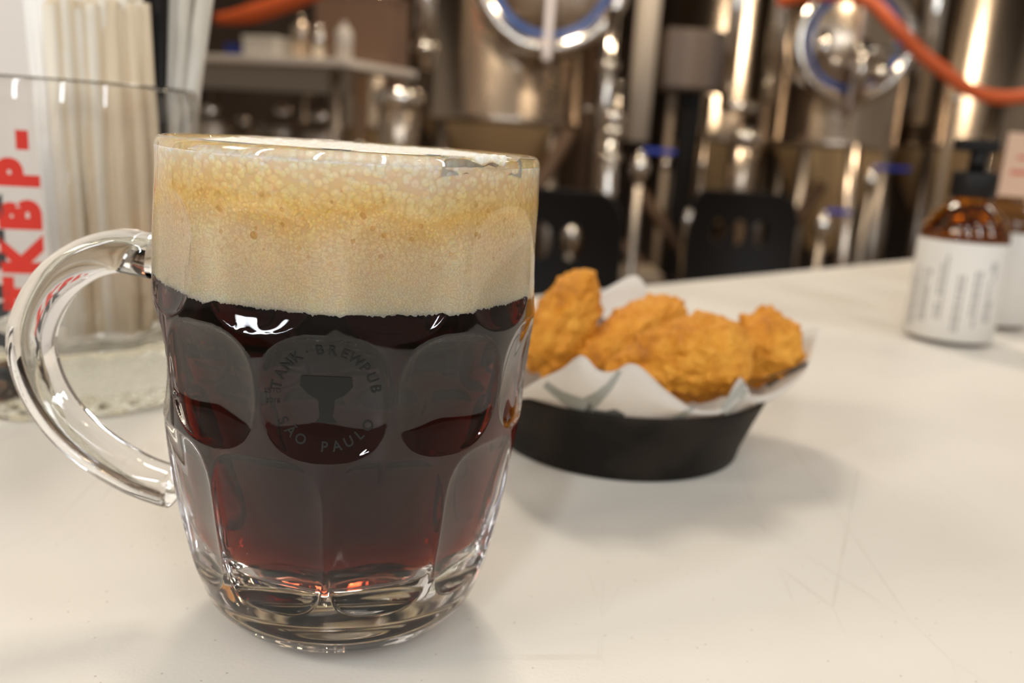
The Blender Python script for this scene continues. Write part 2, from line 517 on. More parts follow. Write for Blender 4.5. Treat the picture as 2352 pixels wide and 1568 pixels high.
# foam: ragged lower edge, bubbled cap level with the lip
NF = 720
th3 = np.linspace(0, 2 * np.pi, NF, endpoint=False)
zf0 = np.array([ZF - .0004 + .00025 * noise.noise(Vector((math.cos(a) * 9, math.sin(a) * 9, 0)))
                - .0009 * abs(noise.noise(Vector((math.cos(a) * 60, math.sin(a) * 60, 3)))) for a in th3])
rows = []
for k in range(60):
    f = k / 59
    rows.append((np.full(NF, 0.0), zf0 * (1 - f) + .1186 * f))
Rr, Zr = [], []
Rr.append(np.full(NF, .030)); Zr.append(zf0 + .0015)
for k in range(60):
    z = rows[k][1]; Rr.append(r_in(z) + .00022); Zr.append(z)
for k in range(1, 16):                       # cap
    f = k / 16; rr = (.0417) * (1 - f) + .0
    z = .1188 + .0023 * min(1, f / .30) ** .8
    zz = np.array([z + .0004 * noise.noise(Vector((rr * math.cos(a) * 300, rr * math.sin(a) * 300, 1))) for a in th3])
    Rr.append(np.full(NF, rr)); Zr.append(zz)
grid_mesh('foam', np.array(Rr), th3[None, :], np.array(Zr), FOAM, mug, close_bottom=.092, close_top=.1213)

# foam that has climbed over the lip at the right front
vs, fs = [], []
nu, nv = 60, 22
for i in range(nu + 1):
    u = i / nu; dg = 24 + 33 * u
    a = A_CAM + math.radians(dg); w = math.sin(math.pi * u) ** .6
    for j in range(nv + 1):
        v = j / nv
        # profile over the lip from inside to outside
        pa = math.pi * (1.0 - (.30 + .56 * w * (.9 + .1 * math.sin(u * 23))) * v); w2 = w * math.sin(math.pi * min(1, .12 + v * .88)) ** .7
        r = mid + (half + .0006 * w2) * math.cos(pa); z = HM - .0035 + (.0034 + .0008 * w2) * math.sin(pa)
        nzv = noise.noise(Vector((u * 14, v * 4, 2))) * .0003 * w
        vs.append(((r + nzv) * math.cos(a), (r + nzv) * math.sin(a), z + nzv - .0010 * (1 - w)))
for i in range(nu):
    for j in range(nv):
        q = i * (nv + 1) + j; fs.append((q, q + nv + 1, q + nv + 2, q + 1))
ov = mesh_obj('foam_over_rim', vs, fs, FOAM, mug)

# condensation droplets and bubbles on the lip
# ------------------------------------------------------------------ lettering helper
def text_verts(s, size, bold=0.0, align='CENTER'):
    cu = bpy.data.curves.new('t', 'FONT'); cu.body = s; cu.size = size; cu.align_x = align; cu.offset = bold
    cu.resolution_u = 6; cu.fill_mode = 'FRONT'
    o = bpy.data.objects.new('t', cu); COL.objects.link(o)
    bpy.context.view_layer.update()
    dg = bpy.context.evaluated_depsgraph_get()
    me = bpy.data.meshes.new_from_object(o.evaluated_get(dg))
    vv = [v.co.copy() for v in me.vertices]; ff = [tuple(p.vertices) for p in me.polygons]
    bpy.data.objects.remove(o); bpy.data.curves.remove(cu); bpy.data.meshes.remove(me)
    return vv, ff


def refine(vv, ff, maxlen):
    bm = bmesh.new()
    bv = [bm.verts.new(v) for v in vv]
    for f in ff:
        try: bm.faces.new([bv[i] for i in f])
        except ValueError: pass
    bmesh.ops.triangulate(bm, faces=bm.faces)
    for _ in range(3):
        es = [e for e in bm.edges if e.calc_length() > maxlen]
        if not es: break
        bmesh.ops.subdivide_edges(bm, edges=es, cuts=1)
        bmesh.ops.triangulate(bm, faces=bm.faces)
    bm.verts.index_update()
    out = [v.co.copy() for v in bm.verts], [tuple(v.index for v in f.verts) for f in bm.faces]
    bm.free(); return out


# emblem printed on the middle front facet
PRINT = mat('faded_grey_print', (.014, .014, .012), .6, spec=.2)
LC = (A_CAM + math.radians(-6)); ZC0 = .0709


def on_facet(x, y, off=.00010):
    a = LC + x / .0445; z = ZC0 + y
    r = float(r_out(np.array([[a]]), np.array([[z]]))[0, 0]) + off
    return Vector((r * math.cos(a), r * math.sin(a), z))


ev, ef = [], []


def put(vv, ff):
    b0 = len(ev); vv, ff = refine(vv, ff, .0012)
    ev.extend(on_facet(v.x, v.y) for v in vv); ef.extend(tuple(i + b0 for i in f) for f in ff)


def arc_text(s, R, a0, step, size, top=True):
    for i, ch in enumerate(s):
        if ch == ' ': continue
        vv, ff = text_verts(ch, size, size * .02)
        a = math.radians(a0 + (i * step if not top else -i * step))
        rot = a - math.pi / 2 if top else a + math.pi / 2
        c, s2 = math.cos(rot), math.sin(rot)
        rr = R if top else R
        off = -size * .35
        put([Vector((c * v.x - s2 * (v.y + off) + rr * math.cos(a), s2 * v.x + c * (v.y + off) + rr * math.sin(a), 0)) for v in vv], ff)


arc_text('TANK·BREWPUB', .0106, 167, 14.0, .0030, True)
arc_text('SÃO PAULO', .0106, 211, 14.5, .0030, False)
for s, x, y, sz in (('ESTD', -.0110, .0006, .0014), ('2018', -.0110, -.0016, .0014)):
    vv, ff = text_verts(s, sz); put([v + Vector((x, y, 0)) for v in vv], ff)
# tank shaped emblem in the middle: broad vessel, stem and foot
vv = [Vector((p[0] / 1000, p[1] / 1000, 0)) for p in
      ((-5.2, 4.6), (5.2, 4.6), (5.6, 2.4), (4.0, .6), (1.8, -.6), (1.4, -4.4), (2.4, -5.6), (-2.4, -5.6), (-1.4, -4.4), (-1.8, -.6), (-4.0, .6), (-5.6, 2.4))]
put(vv, [(0, 11, 10, 9, 4, 3, 2, 1), (9, 8, 5, 4), (8, 7, 6, 5)])
mesh_obj('printed_emblem', ev, ef, PRINT, mug, smooth=False)

# bright bubble stuck at the lower edge of the left facet
bpos = MUG + Vector((0, 0, 0))

# ------------------------------------------------------------------ skillet with paper and croquettes
PC = Vector((.048, .372, T))
pan = empty('skillet', PC)
tag(pan, 'small black cast iron skillet lined with paper behind the beer mug', 'skillet')
prof = [(.0, 0), (.0500, 0), (.0515, .0008), (.0528, .006), (.0565, .016), (.0602, .0255), (.0612, .0278), (.0606, .0288), (.0594, .0285),
        (.0585, .0268), (.0550, .017), (.0512, .008), (.0485, .0048), (.0, .0042)]
o = lathe('pan_body', prof, IRON, pan, 96)
for v in o.data.vertices:                       # pouring lip at the right
    a = math.atan2(v.co.y, v.co.x); d = (a + .12)
    k = .5 * math.exp(-(d / .16) ** 2) * max(0, (v.co.z - .004) / .025)
    if math.hypot(v.co.x, v.co.y) > .045:
        v.co.x *= 1 + .075 * k; v.co.y *= 1 + .075 * k; v.co.z += .0012 * k
# short handle on the far left side
hn = [Vector((-.058, .018, .024)), Vector((-.075, .024, .0265)), Vector((-.100, .031, .029)), Vector((-.118, .037, .030))]
tube('handle', catmull(hn, 5), [.0068] * 4 + [.0058] * 6 + [.0072] * 6, IRON, pan, 12)


# paper liner: radial sheet, edge given by pixels of its outline and real depths
def P(x, y, Y): return at(x, y, Y) - PC


edge_pts = [   # (pixel x, y, depth) around the sheet, counter-clockwise seen from above starting right
    (1885, 752, .385), (1862, 828, .352), (1830, 866, .345), (1770, 903, .336), (1722, 905, .330), (1700, 868, .326),
    (1665, 920, .318), (1640, 940, .314), (1585, 936, .312), (1535, 900, .310), (1495, 862, .308), (1465, 840, .307), (1440, 838, .307),
    (1412, 852, .307), (1375, 848, .307), (1335, 814, .307), (1285, 850, .309), (1215, 885, .313), (1150, 930, .325), (1100, 905, .345),
    (1090, 860, .375), (1110, 800, .405), (1180, 745, .425), (1250, 728, .432), (1330, 700, .437), (1405, 655, .436), (1455, 634, .434),
    (1480, 652, .432), (1497, 690, .430), (1540, 735, .428), (1640, 752, .425), (1740, 755, .420), (1820, 756, .410), (1860, 756, .398)]
EP = catmull([P(*e) for e in edge_pts] + [P(*edge_pts[0])], 6)[:-1]
ne = len(EP)


def rim_pt(a, z):
    rr = {0: .044, 1: .0560, 2: .0600}
    return a


vs, fs = [], []
rings = 16
for i in range(rings + 1):
    f = i / rings
    for j, e in enumerate(EP):
        a = math.atan2(e.y, e.x)
        if f <= .40:        # pan floor
            g = f / .40; p = Vector((math.cos(a), math.sin(a), 0)) * (.044 * g); p.z = .0056 + .0005 * noise.noise(Vector((p.x * 90, p.y * 90, 0)))
        elif f <= .68:      # up the inner wall to just over the rim
            g = (f - .40) / .28
            r = .044 + (.0595 - .044) * g; p = Vector((math.cos(a) * r, math.sin(a) * r, .0056 + (.0303 - .0056) * g ** 1.3))
        else:
            g = (f - .68) / .32
            q = Vector((math.cos(a) * .0595, math.sin(a) * .0595, .0303))
            p = q.lerp(e, g)
            p += Vector((math.cos(a), math.sin(a), 0)) * (.0035 * math.sin(math.pi * g))
        w = .0009 * noise.noise(Vector((p.x * 60, p.y * 60, p.z * 60))) * (1 if f > .4 else .2)
        p = p + Vector((0, 0, w))
        vs.append(p)
for i in range(rings):
    for j in range(ne):
        j2 = (j + 1) % ne; fs.append((i * ne + j, i * ne + j2, (i + 1) * ne + j2, (i + 1) * ne + j))
LINER = bpy.data.materials.new('printed_liner_paper'); LINER.use_nodes = True
nt, N, L, b = nodes(LINER)
b.inputs['Roughness'].default_value = .6
b.inputs['Base Color'].default_value = (.88, .85, .80, 1)
tr = N.new('ShaderNodeBsdfTranslucent'); tr.inputs[0].default_value = (.88, .85, .80, 1)
ms = N.new('ShaderNodeMixShader'); ms.inputs[0].default_value = .5
L.new(b.outputs[0], ms.inputs[1]); L.new(tr.outputs[0], ms.inputs[2]); L.new(ms.outputs[0], N['Material Output'].inputs['Surface'])
liner = mesh_obj('paper_liner', vs, fs, LINER, None, True, PC)
tag(liner, 'white greaseproof paper with grey line print tucked into the black skillet', 'paper')
from mathutils.bvhtree import BVHTree
bvh = BVHTree.FromPolygons([v + PC for v in vs], fs)
LENS = Vector((0, 0, T + EYE))


def print_stroke(pts, m):
    # ribbon printed on the sheet; (x, y, width) triples, dropped onto the paper surface
    dense = []
    for a_, b_ in zip(pts[:-1], pts[1:]):
        for k in range(8):
            t = k / 8; dense.append([a_[q] * (1 - t) + b_[q] * t for q in range(3)])
    dense.append(list(pts[-1])); V = []; Fc = []
    for k, (x, y, w) in enumerate(dense):
        nx_, ny_ = dense[min(k + 1, len(dense) - 1)][:2]; px_, py_ = dense[max(k - 1, 0)][:2]
        tx, ty = nx_ - px_, ny_ - py_; l_ = math.hypot(tx, ty); ox, oy = -ty / l_ * w / 2, tx / l_ * w / 2
        for sgn in (-1, 0, 1):
            d = ray(x + ox * sgn, y + oy * sgn).normalized()
            hit, nrm, _, _ = bvh.ray_cast(LENS, d)
            if hit is None: hit, nrm, _, _ = bvh.find_nearest(LENS + d * .33)
            if nrm.dot(d) > 0: nrm = -nrm
            V.append(hit + nrm * .0004 - PC)
    for k in range(len(dense) - 1):
        if (V[3 * k + 1] - V[3 * k + 4]).length > .008: continue
        for q in (0, 1): Fc.append((3 * k + q, 3 * k + q + 1, 3 * k + q + 4, 3 * k + q + 3))
    o = mesh_obj('printed_stroke', V, Fc, m, liner); return o


GREYDK = mat('dark_grey_print', (.13, .12, .10), .8)
GREYPR.node_tree.nodes['Principled BSDF'].inputs['Base Color'].default_value = (.36, .35, .30, 1)
for pts_, m_ in (([(1252, 880, 16), (1285, 905, 20), (1318, 924, 34), (1345, 938, 46)], GREYPR),
                 ([(1424, 852, 10), (1400, 886, 17), (1372, 912, 26), (1340, 936, 44)], GREYPR),
                 ([(1342, 934, 42), (1322, 948, 24), (1296, 964, 20)], GREYPR),
                 ([(1340, 934, 42), (1362, 950, 24), (1392, 950, 16), (1412, 944, 14), (1430, 958, 20)], GREYDK),
                 ([(1712, 884, 22), (1690, 912, 26), (1660, 946, 20)], GREYPR),
                 ([(1592, 938, 9), (1566, 952, 13), (1542, 968, 12)], GREYPR),
                 ([(1862, 832, 9), (1828, 850, 11), (1796, 866, 9), (1762, 888, 12)], GREYDK),
                 ([(1366, 722, 14), (1380, 735, 16), (1388, 748, 12)], GREYDK)):
    print_stroke(pts_, m_)
so = liner.modifiers.new('s', 'SOLIDIFY'); so.thickness = .00012

CRUST = mat('fried_breadcrumb_crust', (.62, .26, .045), .55)
nt, N, L, b = nodes(CRUST)
tc = N.new('ShaderNodeTexCoord')
n1 = N.new('ShaderNodeTexNoise'); n1.inputs['Scale'].default_value = 210; n1.inputs['Detail'].default_value = 9; n1.inputs['Roughness'].default_value = .72
n2 = N.new('ShaderNodeTexNoise'); n2.inputs['Scale'].default_value = 42; n2.inputs['Detail'].default_value = 4
n3 = N.new('ShaderNodeTexVoronoi'); n3.inputs['Scale'].default_value = 330
for q in (n1, n2, n3): L.new(tc.outputs['Object'], q.inputs['Vector'])
cr = N.new('ShaderNodeValToRGB'); e = cr.color_ramp.elements
e[0].position = .30; e[0].color = (.26, .065, .004, 1); e[1].position = .68; e[1].color = (.90, .44, .05, 1)
q = e.new(.48); q.color = (.68, .255, .010, 1)
ad = N.new('ShaderNodeMath'); ad.operation = 'ADD'; L.new(n1.outputs['Fac'], ad.inputs[0]); L.new(n2.outputs['Fac'], ad.inputs[1])
hf = N.new('ShaderNodeMath'); hf.operation = 'MULTIPLY'; hf.inputs[1].default_value = .5; L.new(ad.outputs[0], hf.inputs[0])
L.new(hf.outputs[0], cr.inputs[0]); L.new(cr.outputs[0], b.inputs['Base Color'])
bp = N.new('ShaderNodeBump'); bp.inputs['Distance'].default_value = .0011; bp.inputs['Strength'].default_value = .8
sb = N.new('ShaderNodeMath'); sb.operation = 'SUBTRACT'; L.new(n1.outputs['Fac'], sb.inputs[0])
ms_ = N.new('ShaderNodeMath'); ms_.operation = 'MULTIPLY'; ms_.inputs[1].default_value = .35; L.new(n3.outputs['Distance'], ms_.inputs[0]); L.new(ms_.outputs[0], sb.inputs[1])
L.new(sb.outputs[0], bp.inputs['Height']); L.new(bp.outputs[0], b.inputs['Normal'])
b.inputs['Subsurface Weight'].default_value = .0


def croquette(px0, px1, Y0, Y1, width, label, seed, fat=.55, tip=.5, sub=6):
    """axis between two pixels at their depths; width in metres; fat = position of the thickest part"""
    p0, p1 = at(*px0, Y0), at(*px1, Y1)
    ax = (p1 - p0); Ln = ax.length; ax.normalize(); cen = (p0 + p1) / 2
    q = ax.to_track_quat('X', 'Z').to_matrix()
    bm = bmesh.new(); bmesh.ops.create_icosphere(bm, subdivisions=sub, radius=1)
    for v in bm.verts:
        n_ = v.co.copy(); t = (n_.x + 1) / 2
        w = width / 2 * (1 + tip * (t - fat)) 
        p = Vector((n_.x * Ln / 2, n_.y * w, n_.z * w))
        s1 = noise.fractal(n_ * 1.6 + Vector((seed, 0, 0)), 1, 2, 2) * .0016
        s2 = noise.fractal(p * 150 + Vector((seed, 3, 0)), .9, 2.1, 5) * .0014
        s3 = abs(noise.noise(p * 420 + Vector((0, seed, 0)))) * .0011
        s4 = max(0, noise.noise(p * 230 + Vector((9, seed, 0))) - .18) * .0042
        v.co = q @ (p + n_ * (s1 + s2 + s3 + s4))
    o = bm_obj('croquette', bm, CRUST, None, True, cen)
    tag(o, label, 'croquette', 'fried croquettes in the skillet')
    return o


croquette((1247, 866), (1345, 622), .385, .383, .0285, 'croquette standing upright at the left, nearest the mug', 1.3, tip=-.3)
croquette((1335, 838), (1566, 704), .372, .395, .0235, 'smooth pale croquette lying behind, second from the left', 4.1, tip=.2)
croquette((1400, 835), (1718, 812), .338, .342, .0330, 'large craggy croquette in front resting on the paper edge', 7.7, tip=.95, fat=.62, sub=7)
croquette((1728, 888), (1788, 722), .372, .378, .0290, 'croquette at the right end of the skillet, half behind the craggy one', 11.2, tip=.1)

# ------------------------------------------------------------------ straw jar
JR = .0585
pr = at(443, 208, .40)
JC = Vector((pr.x - JR, .40, T))
jar = empty('straw_jar', JC)
tag(jar, 'tall clear glass jar with red lettering holding paper straws at the left', 'jar')
JH = pr.z - T
nj = 96


def jar_r(a, z):
    # faceted thick foot
    k = max(0, 1 - max(0, z - .004) / .024)
    return JR * .985 + JR * .015 * (z / JH) + (.0016 * abs(math.sin(a * 14 + (z * 420))) + .0012 * abs(math.sin(a * 14 - z * 420))) * min(1, k * 2)


vs, fs = [], []
zs = [0, .001, .004] + [.006 + .003 * i for i in range(8)] + [.032, .04, .06, .08, .10, .12, JH - .002]
ringsj = []
nj = 240
ringsj.append([(.02, .004) for k in range(nj)]); ringsj.append([(.050, .003) for k in range(nj)])
for i, z in enumerate(zs):
    ringsj.append([(max(.001, (jar_r(2 * math.pi * k / nj, z) - (.003 if i == 0 else 0))), z + .0002) for k in range(nj)])
ringsj.append([(JR - .0008, JH) for k in range(nj)]); ringsj.append([(JR - .0028, JH) for k in range(nj)])
for z in (JH - .002, .12, .08, .05, .034): ringsj.append([(JR - .0036, z) for k in range(nj)])
ringsj.append([(JR - .009 - .0015 * math.sin(k * 2 * math.pi / nj * 12), .0265) for k in range(nj)])
ringsj.append([(.02, .025) for k in range(nj)])
for rg in ringsj:
    for k, (r, z) in enumerate(rg):
        a = 2 * math.pi * k / nj; vs.append((r * math.cos(a), r * math.sin(a), z))
for i in range(len(ringsj) - 1):
    for k in range(nj):
        k2 = (k + 1) % nj; fs.append((i * nj + k, i * nj + k2, (i + 1) * nj + k2, (i + 1) * nj + k))
fs.append(tuple(range(nj))[::-1]); fs.append(tuple((len(ringsj) - 1) * nj + k for k in range(nj)))
fix_normals(mesh_obj('glass_body', vs, fs, JARGLASS, jar))


def jar_text(s, a_c, z0, size, m, name, adv):
    """letters running upwards, rotated a quarter turn"""
    V, Fc = [], []
    zc = z0
    for ch in s:
        if isinstance(adv, dict): zc = adv[ch]
        vv, ff = text_verts(ch, size, size * .07)
        vv, ff = refine(vv, ff, .004)
        b0 = len(V)
        for v in vv:
            a = a_c + (-(v.y - size * .35)) / JR        # glyph up -> leftwards on the glass seen from the lens
            V.append(Vector(((JR + .0002) * math.cos(a), (JR + .0002) * math.sin(a), zc + v.x)))
        Fc += [tuple(i + b0 for i in f) for f in ff]
        if not isinstance(adv, dict): zc += adv
    return mesh_obj(name, V, Fc, m, jar, False)


# letter column azimuth: seen at x = 45 px
def jar_az(px, py):
    best = None
    for k in range(720):
        a = math.radians(k / 2)
        p = JC + Vector((JR * math.cos(a), JR * math.sin(a), .09))
        if (p - JC).dot(Vector((0, 0, T + EYE)) - p) < 0: continue
        v = p - Vector((0, 0, T + EYE)); x = v.dot(camR) / v.dot(F_) * FPX + 1176
        if best is None or abs(x - px) < best[0]: best = (abs(x - px), a)
    return best[1]


AZ = jar_az(44, 450)
jar_text('TKBP-', AZ, .0455, .0190, RED, 'red_lettering', {'T': .0530, 'K': .0672, 'B': .0835, 'P': .0995, '-': .1122})
jar_text('TANK', AZ - .27, .020, .024, BLACKPR, 'black_lettering', .0200)

# straws
def straw_obj(name, p0, p1, r, m, label, group, flat=1.0, nn=8):
    o = tube(name, [p0, (p0 + p1) / 2, p1], r, m, None, nn)
    tag(o, label, 'straw', group); return o


def in_jar(px, py, Y): return at(px, py, Y)


CREAM2 = mat('pale_straw_paper', (.78, .70, .57), .8)
ORD = 'first second third fourth fifth sixth seventh eighth ninth tenth eleventh twelfth thirteenth fourteenth fifteenth sixteenth seventeenth eighteenth nineteenth twentieth twenty-first twenty-second twenty-third'.split()
specs = []
# px at the top, px at the bottom, top y, depth
for i in range(46):
    f = (i % 23) / 22
    xt = 118 + 205 * f + rnd.uniform(-8, 8); xb = 190 + 165 * f + rnd.uniform(-22, 22)
    specs.append((xt, xb, rnd.uniform(-6, 22), .372 + .05 * (i / 46)))
for i, (xt, xb, yt, Y) in enumerate(specs):
    top = at(xt, yt, Y); bot = at(xb, 840, Y + rnd.uniform(-.006, .006)); bot.z = T + .0275
    straw_obj('paper_straw', bot, top, .0031, CREAMP if i % 3 else CREAM2,
              '%s cream straw from the left in the front row of the jar bundle' % ORD[i] if i < 23 else 'cream paper straw hidden in the back row of the jar bundle',
              'paper straws in the jar' if i < 23 else 'back row of paper straws in the jar')
for xt, xb, yt, lab in ((62, 150, -60, 'leftmost thin white straw, standing apart from the bundle'),
                        (80, 165, -62, 'second white straw from the left edge of the jar'),
                        (100, 180, -58, 'third white straw from the left, beside the bundle')):
    top = at(xt, yt, .39); bot = at(xb, 840, .385); bot.z = T + .0275
    straw_obj('paper_straw', bot, top, .0028, PAPERW, lab, None)
for xt, xb, yt, lab in ((345, 352, -80, 'thick black straw just right of the cream bundle'),
                        (372, 358, -90, 'black straw in the middle of the dark ones')):
    top = at(xt, yt, .405); bot = at(xb, 840, .40); bot.z = T + .0275
    straw_obj('black_straw', bot, top, .0032, BLACKP, lab, None)
WRAP = mat('clear_straw_wrapper', (.70, .64, .54), .25, trans=.25)
for xt, xb, yt, lab in ((398, 362, -70, 'left one of the three pale wrapped straws leaning right'),
                        (428, 364, -60, 'middle one of the three pale wrapped straws leaning right'),
                        (478, 368, -65, 'rightmost pale wrapped straw leaning far out of the jar')):
    top = at(xt, yt, .41); bot = at(xb, 700, .405); bot.z = T + .0278
    straw_obj('wrapped_straw', bot, top, .0040, WRAP, lab, None)

# ------------------------------------------------------------------ bottles and menu on the right
bp_ = onz(2186, 796); BC = Vector((bp_.x + .008, bp_.y + .026, T))
bot_ = empty('pump_bottle', BC); bot_.scale = (.94, .94, .96)
tag(bot_, 'amber bottle with black pump cap and white printed label', 'bottle')
lathe('glass_body', [(0, .001), (.028, .001), (.031, .004), (.0315, .02), (.0315, .080), (.0300, .087), (.0245, .096), (.0165, .103), (.0130, .106), (.0130, .110),
                     (.0118, .110), (.0118, .106), (.015, .101), (.0235, .094), (.0288, .086), (.0300, .080), (.0300, .006), (0, .005)], AMBER, bot_, 64)
lathe('sauce', [(0, .0052), (.0302, .0062), (.0302, .0820), (0, .0825)], mat('brown_sauce', (.30, .12, .015), .3), bot_, 48)
LABELP = mat('shaded_label_paper', (.66, .62, .56), .7)  # white label paper with the shade it stands in put into its colour
lab = lathe('label', [(.0318, .004), (.0323, .0045), (.0323, .0765), (.0318, .077)], LABELP, bot_, 64)
lathe('cap', [(0, .108), (.0150, .108), (.0158, .110), (.0158, .1255), (.0148, .127), (0, .127)], BLACKP, bot_, 40)
lathe('pump_stem', [(0, .127), (.0062, .127), (.0062, .142), (0, .142)], BLACKP, bot_, 24)
box('pump_head', (-.003, 0, .1455), (.030, .013, .009), BLACKP, bot_, bev=.002)
# printed rows of the label, running upwards
V, Fc = [], []
aL = math.atan2(-BC.y, -BC.x)
for i, da in enumerate((-58, -38, -17, 6, 26, 46)):
    z = .012 + .004 * (i % 3)
    while z < .050 + .006 * ((i * 7) % 3):
        ln = rnd.uniform(.003, .008)
        for (w0, w1) in ((-.0022, -.0006), (.0008, .0024)):
            if rnd.random() < .15: continue
            b0 = len(V)
            for zz in (z, z + ln):
                for w in (w0, w1):
                    a = aL + math.radians(da) + w / .0325
                    V.append(Vector((.0325 * math.cos(a), .0325 * math.sin(a), zz)))
            Fc.append((b0, b0 + 1, b0 + 3, b0 + 2))
        z += ln + .0012
mesh_obj('label_print', V, Fc, mat('label_ink', (.30, .28, .26), .7), bot_, False)

b2 = onz(2310, 760); BC2 = Vector((b2.x - .002, b2.y + .028, T))
bot2 = empty('sauce_bottle', BC2)
tag(bot2, 'second white labelled bottle half hidden behind the amber pump bottle', 'bottle')
lathe('label', [(.0295, .004), (.0300, .0045), (.0300, .0765), (.0295, .077)], LABELP, bot2, 48)
lathe('glass_body', [(0, .001), (.027, .001), (.0292, .004), (.0292, .080), (.0280, .087), (.020, .094), (.012, .100), (.012, .104), (0, .104)], mat('brown_glass', (.25, .10, .02), .1, trans=.6), bot2, 48)

mc = at(2352, 560, .90)
menu = empty('menu_card', (mc.x + .03, .90, T))
tag(menu, 'pink menu card with red print standing behind the bottles', 'menu')
tl = at(2318, 303, .90); tl_l = tl - Vector((mc.x + .03, .90, T))
box('card', (tl_l.x + .055, 0, tl_l.z / 2 + .003), (.11, .0016, tl_l.z - .006), MENU, menu)
box('stand', (tl_l.x + .05, .004, .008), (.10, .03, .016), STEEL_D, menu, bev=.003)
MINK = mat('menu_ink', (.50, .09, .045), .6)
for (x, z, w, h) in ((.012, .135, .02, .003), (.008, .120, .03, .004), (.006, .095, .028, .003), (.010, .082, .03, .003), (.004, .060, .03, .008), (.012, .045, .03, .004)):
    x0 = tl_l.x + x
    mesh_obj('printed_line', [(x0, -.0012, z), (x0 + w, -.0012, z + .001), (x0 + w, -.0012, z + h), (x0, -.0012, z + h)], [(0, 1, 2, 3)], MINK, menu, False)

# small chrome holder at the right edge
sh = onz(2372, 735); sh.z = T
lathe('chrome_holder', [(0, 0), (.028, 0), (.03, .004), (.026, .008), (.008, .012), (.006, .03), (.012, .034), (0, .038)], CHROME, None, 40, c=(0, 0, 0))
ch = bpy.data.objects['chrome_holder']; ch.location = (sh.x + .012, sh.y + .01, T)
tag(ch, 'round chrome foot of a table holder at the right edge', 'holder')

# ------------------------------------------------------------------ chairs
def chair(px, py_top, Y, width, rz, label, holes):
    """moulded black chair; back shell with oval cut-outs"""
    top = at(px, py_top, Y)
    r = empty('chair', (top.x, Y, 0), rz); zt = top.z
    w, h = width, .34
    nx, nz_ = 64, 52
    # inside test for the shell outline and the holes
    vs, idx, fs = [], {}, []

    def shell(u, v):   # u -1..1, v 0..1 bottom to top
        y = .05 * (u * u) * -1 + .03 * math.sin(v * 2.4)
        return Vector((u * w / 2, y, zt - h + v * h))

    def inside(u, v):
        x = abs(u); r_ = .34
        if v > 1 - r_ * .9 and x > 1 - r_:
            if ((x - (1 - r_)) / r_) ** 2.2 + ((v - (1 - r_ * .9)) / (r_ * .9)) ** 2.2 > 1: return False
        for (hu, hv, ru, rv) in holes:
            if ((u - hu) / ru) ** 2 + ((v - hv) / rv) ** 2 < 1: return False
        return True
    for i in range(nx + 1):
        for j in range(nz_ + 1):
            u, v = -1 + 2 * i / nx, j / nz_
            idx[i, j] = len(vs); vs.append(shell(u, v))
    for i in range(nx):
        for j in range(nz_):
            if inside(-1 + 2 * (i + .5) / nx, (j + .5) / nz_):
                fs.append((idx[i, j], idx[i + 1, j], idx[i + 1, j + 1], idx[i, j + 1]))
    bm = bmesh.new(); bv = [bm.verts.new(v) for v in vs]
    for f in fs: bm.faces.new([bv[q] for q in f])
    bmesh.ops.delete(bm, geom=[v for v in bm.verts if not v.link_faces], context='VERTS')
    bmesh.ops.smooth_vert(bm, verts=[v for v in bm.verts if v.is_boundary], factor=.5, use_axis_x=True, use_axis_y=True, use_axis_z=True)
    o = bm_obj('backrest', bm, BLACKP, r, True)
    m_ = o.modifiers.new('s', 'SOLIDIFY'); m_.thickness = .012
    zs_ = zt - h - .02
    box('seat', (0, .20, zs_), (w * .98, .40, .025), BLACKP, r, bev=.01)
    for sx in (-1, 1):
        tube('leg', [Vector((sx * w * .46, 0, zs_)), Vector((sx * w * .5, -.04, 0))], .011, CHROME, r, 10)
        tube('leg', [Vector((sx * w * .46, .38, zs_)), Vector((sx * w * .5, .42, 0))], .011, CHROME, r, 10)
    tube('back_tube', [Vector((-w * .47, .012, zs_)), Vector((-w * .51, .0, zt - .13)), Vector((-w * .50, -.02, zt - .07))], .013, CHROME, r, 10)
    tag(r, label, 'chair', 'black chairs beyond the table')
    return r


chair(1248, 432, 2.3, .42, 0, 'larger black plastic chair half behind the mug', [(-.40, .60, .15, .13), (0, .60, .15, .13), (.40, .60, .15, .13)])
chair(1712, 440, 3.0, .36, .0, 'black plastic chair with three oval holes near the middle of the background', [(-.38, .60, .13, .12), (0, .60, .13, .12), (.40, .60, .13, .12)])

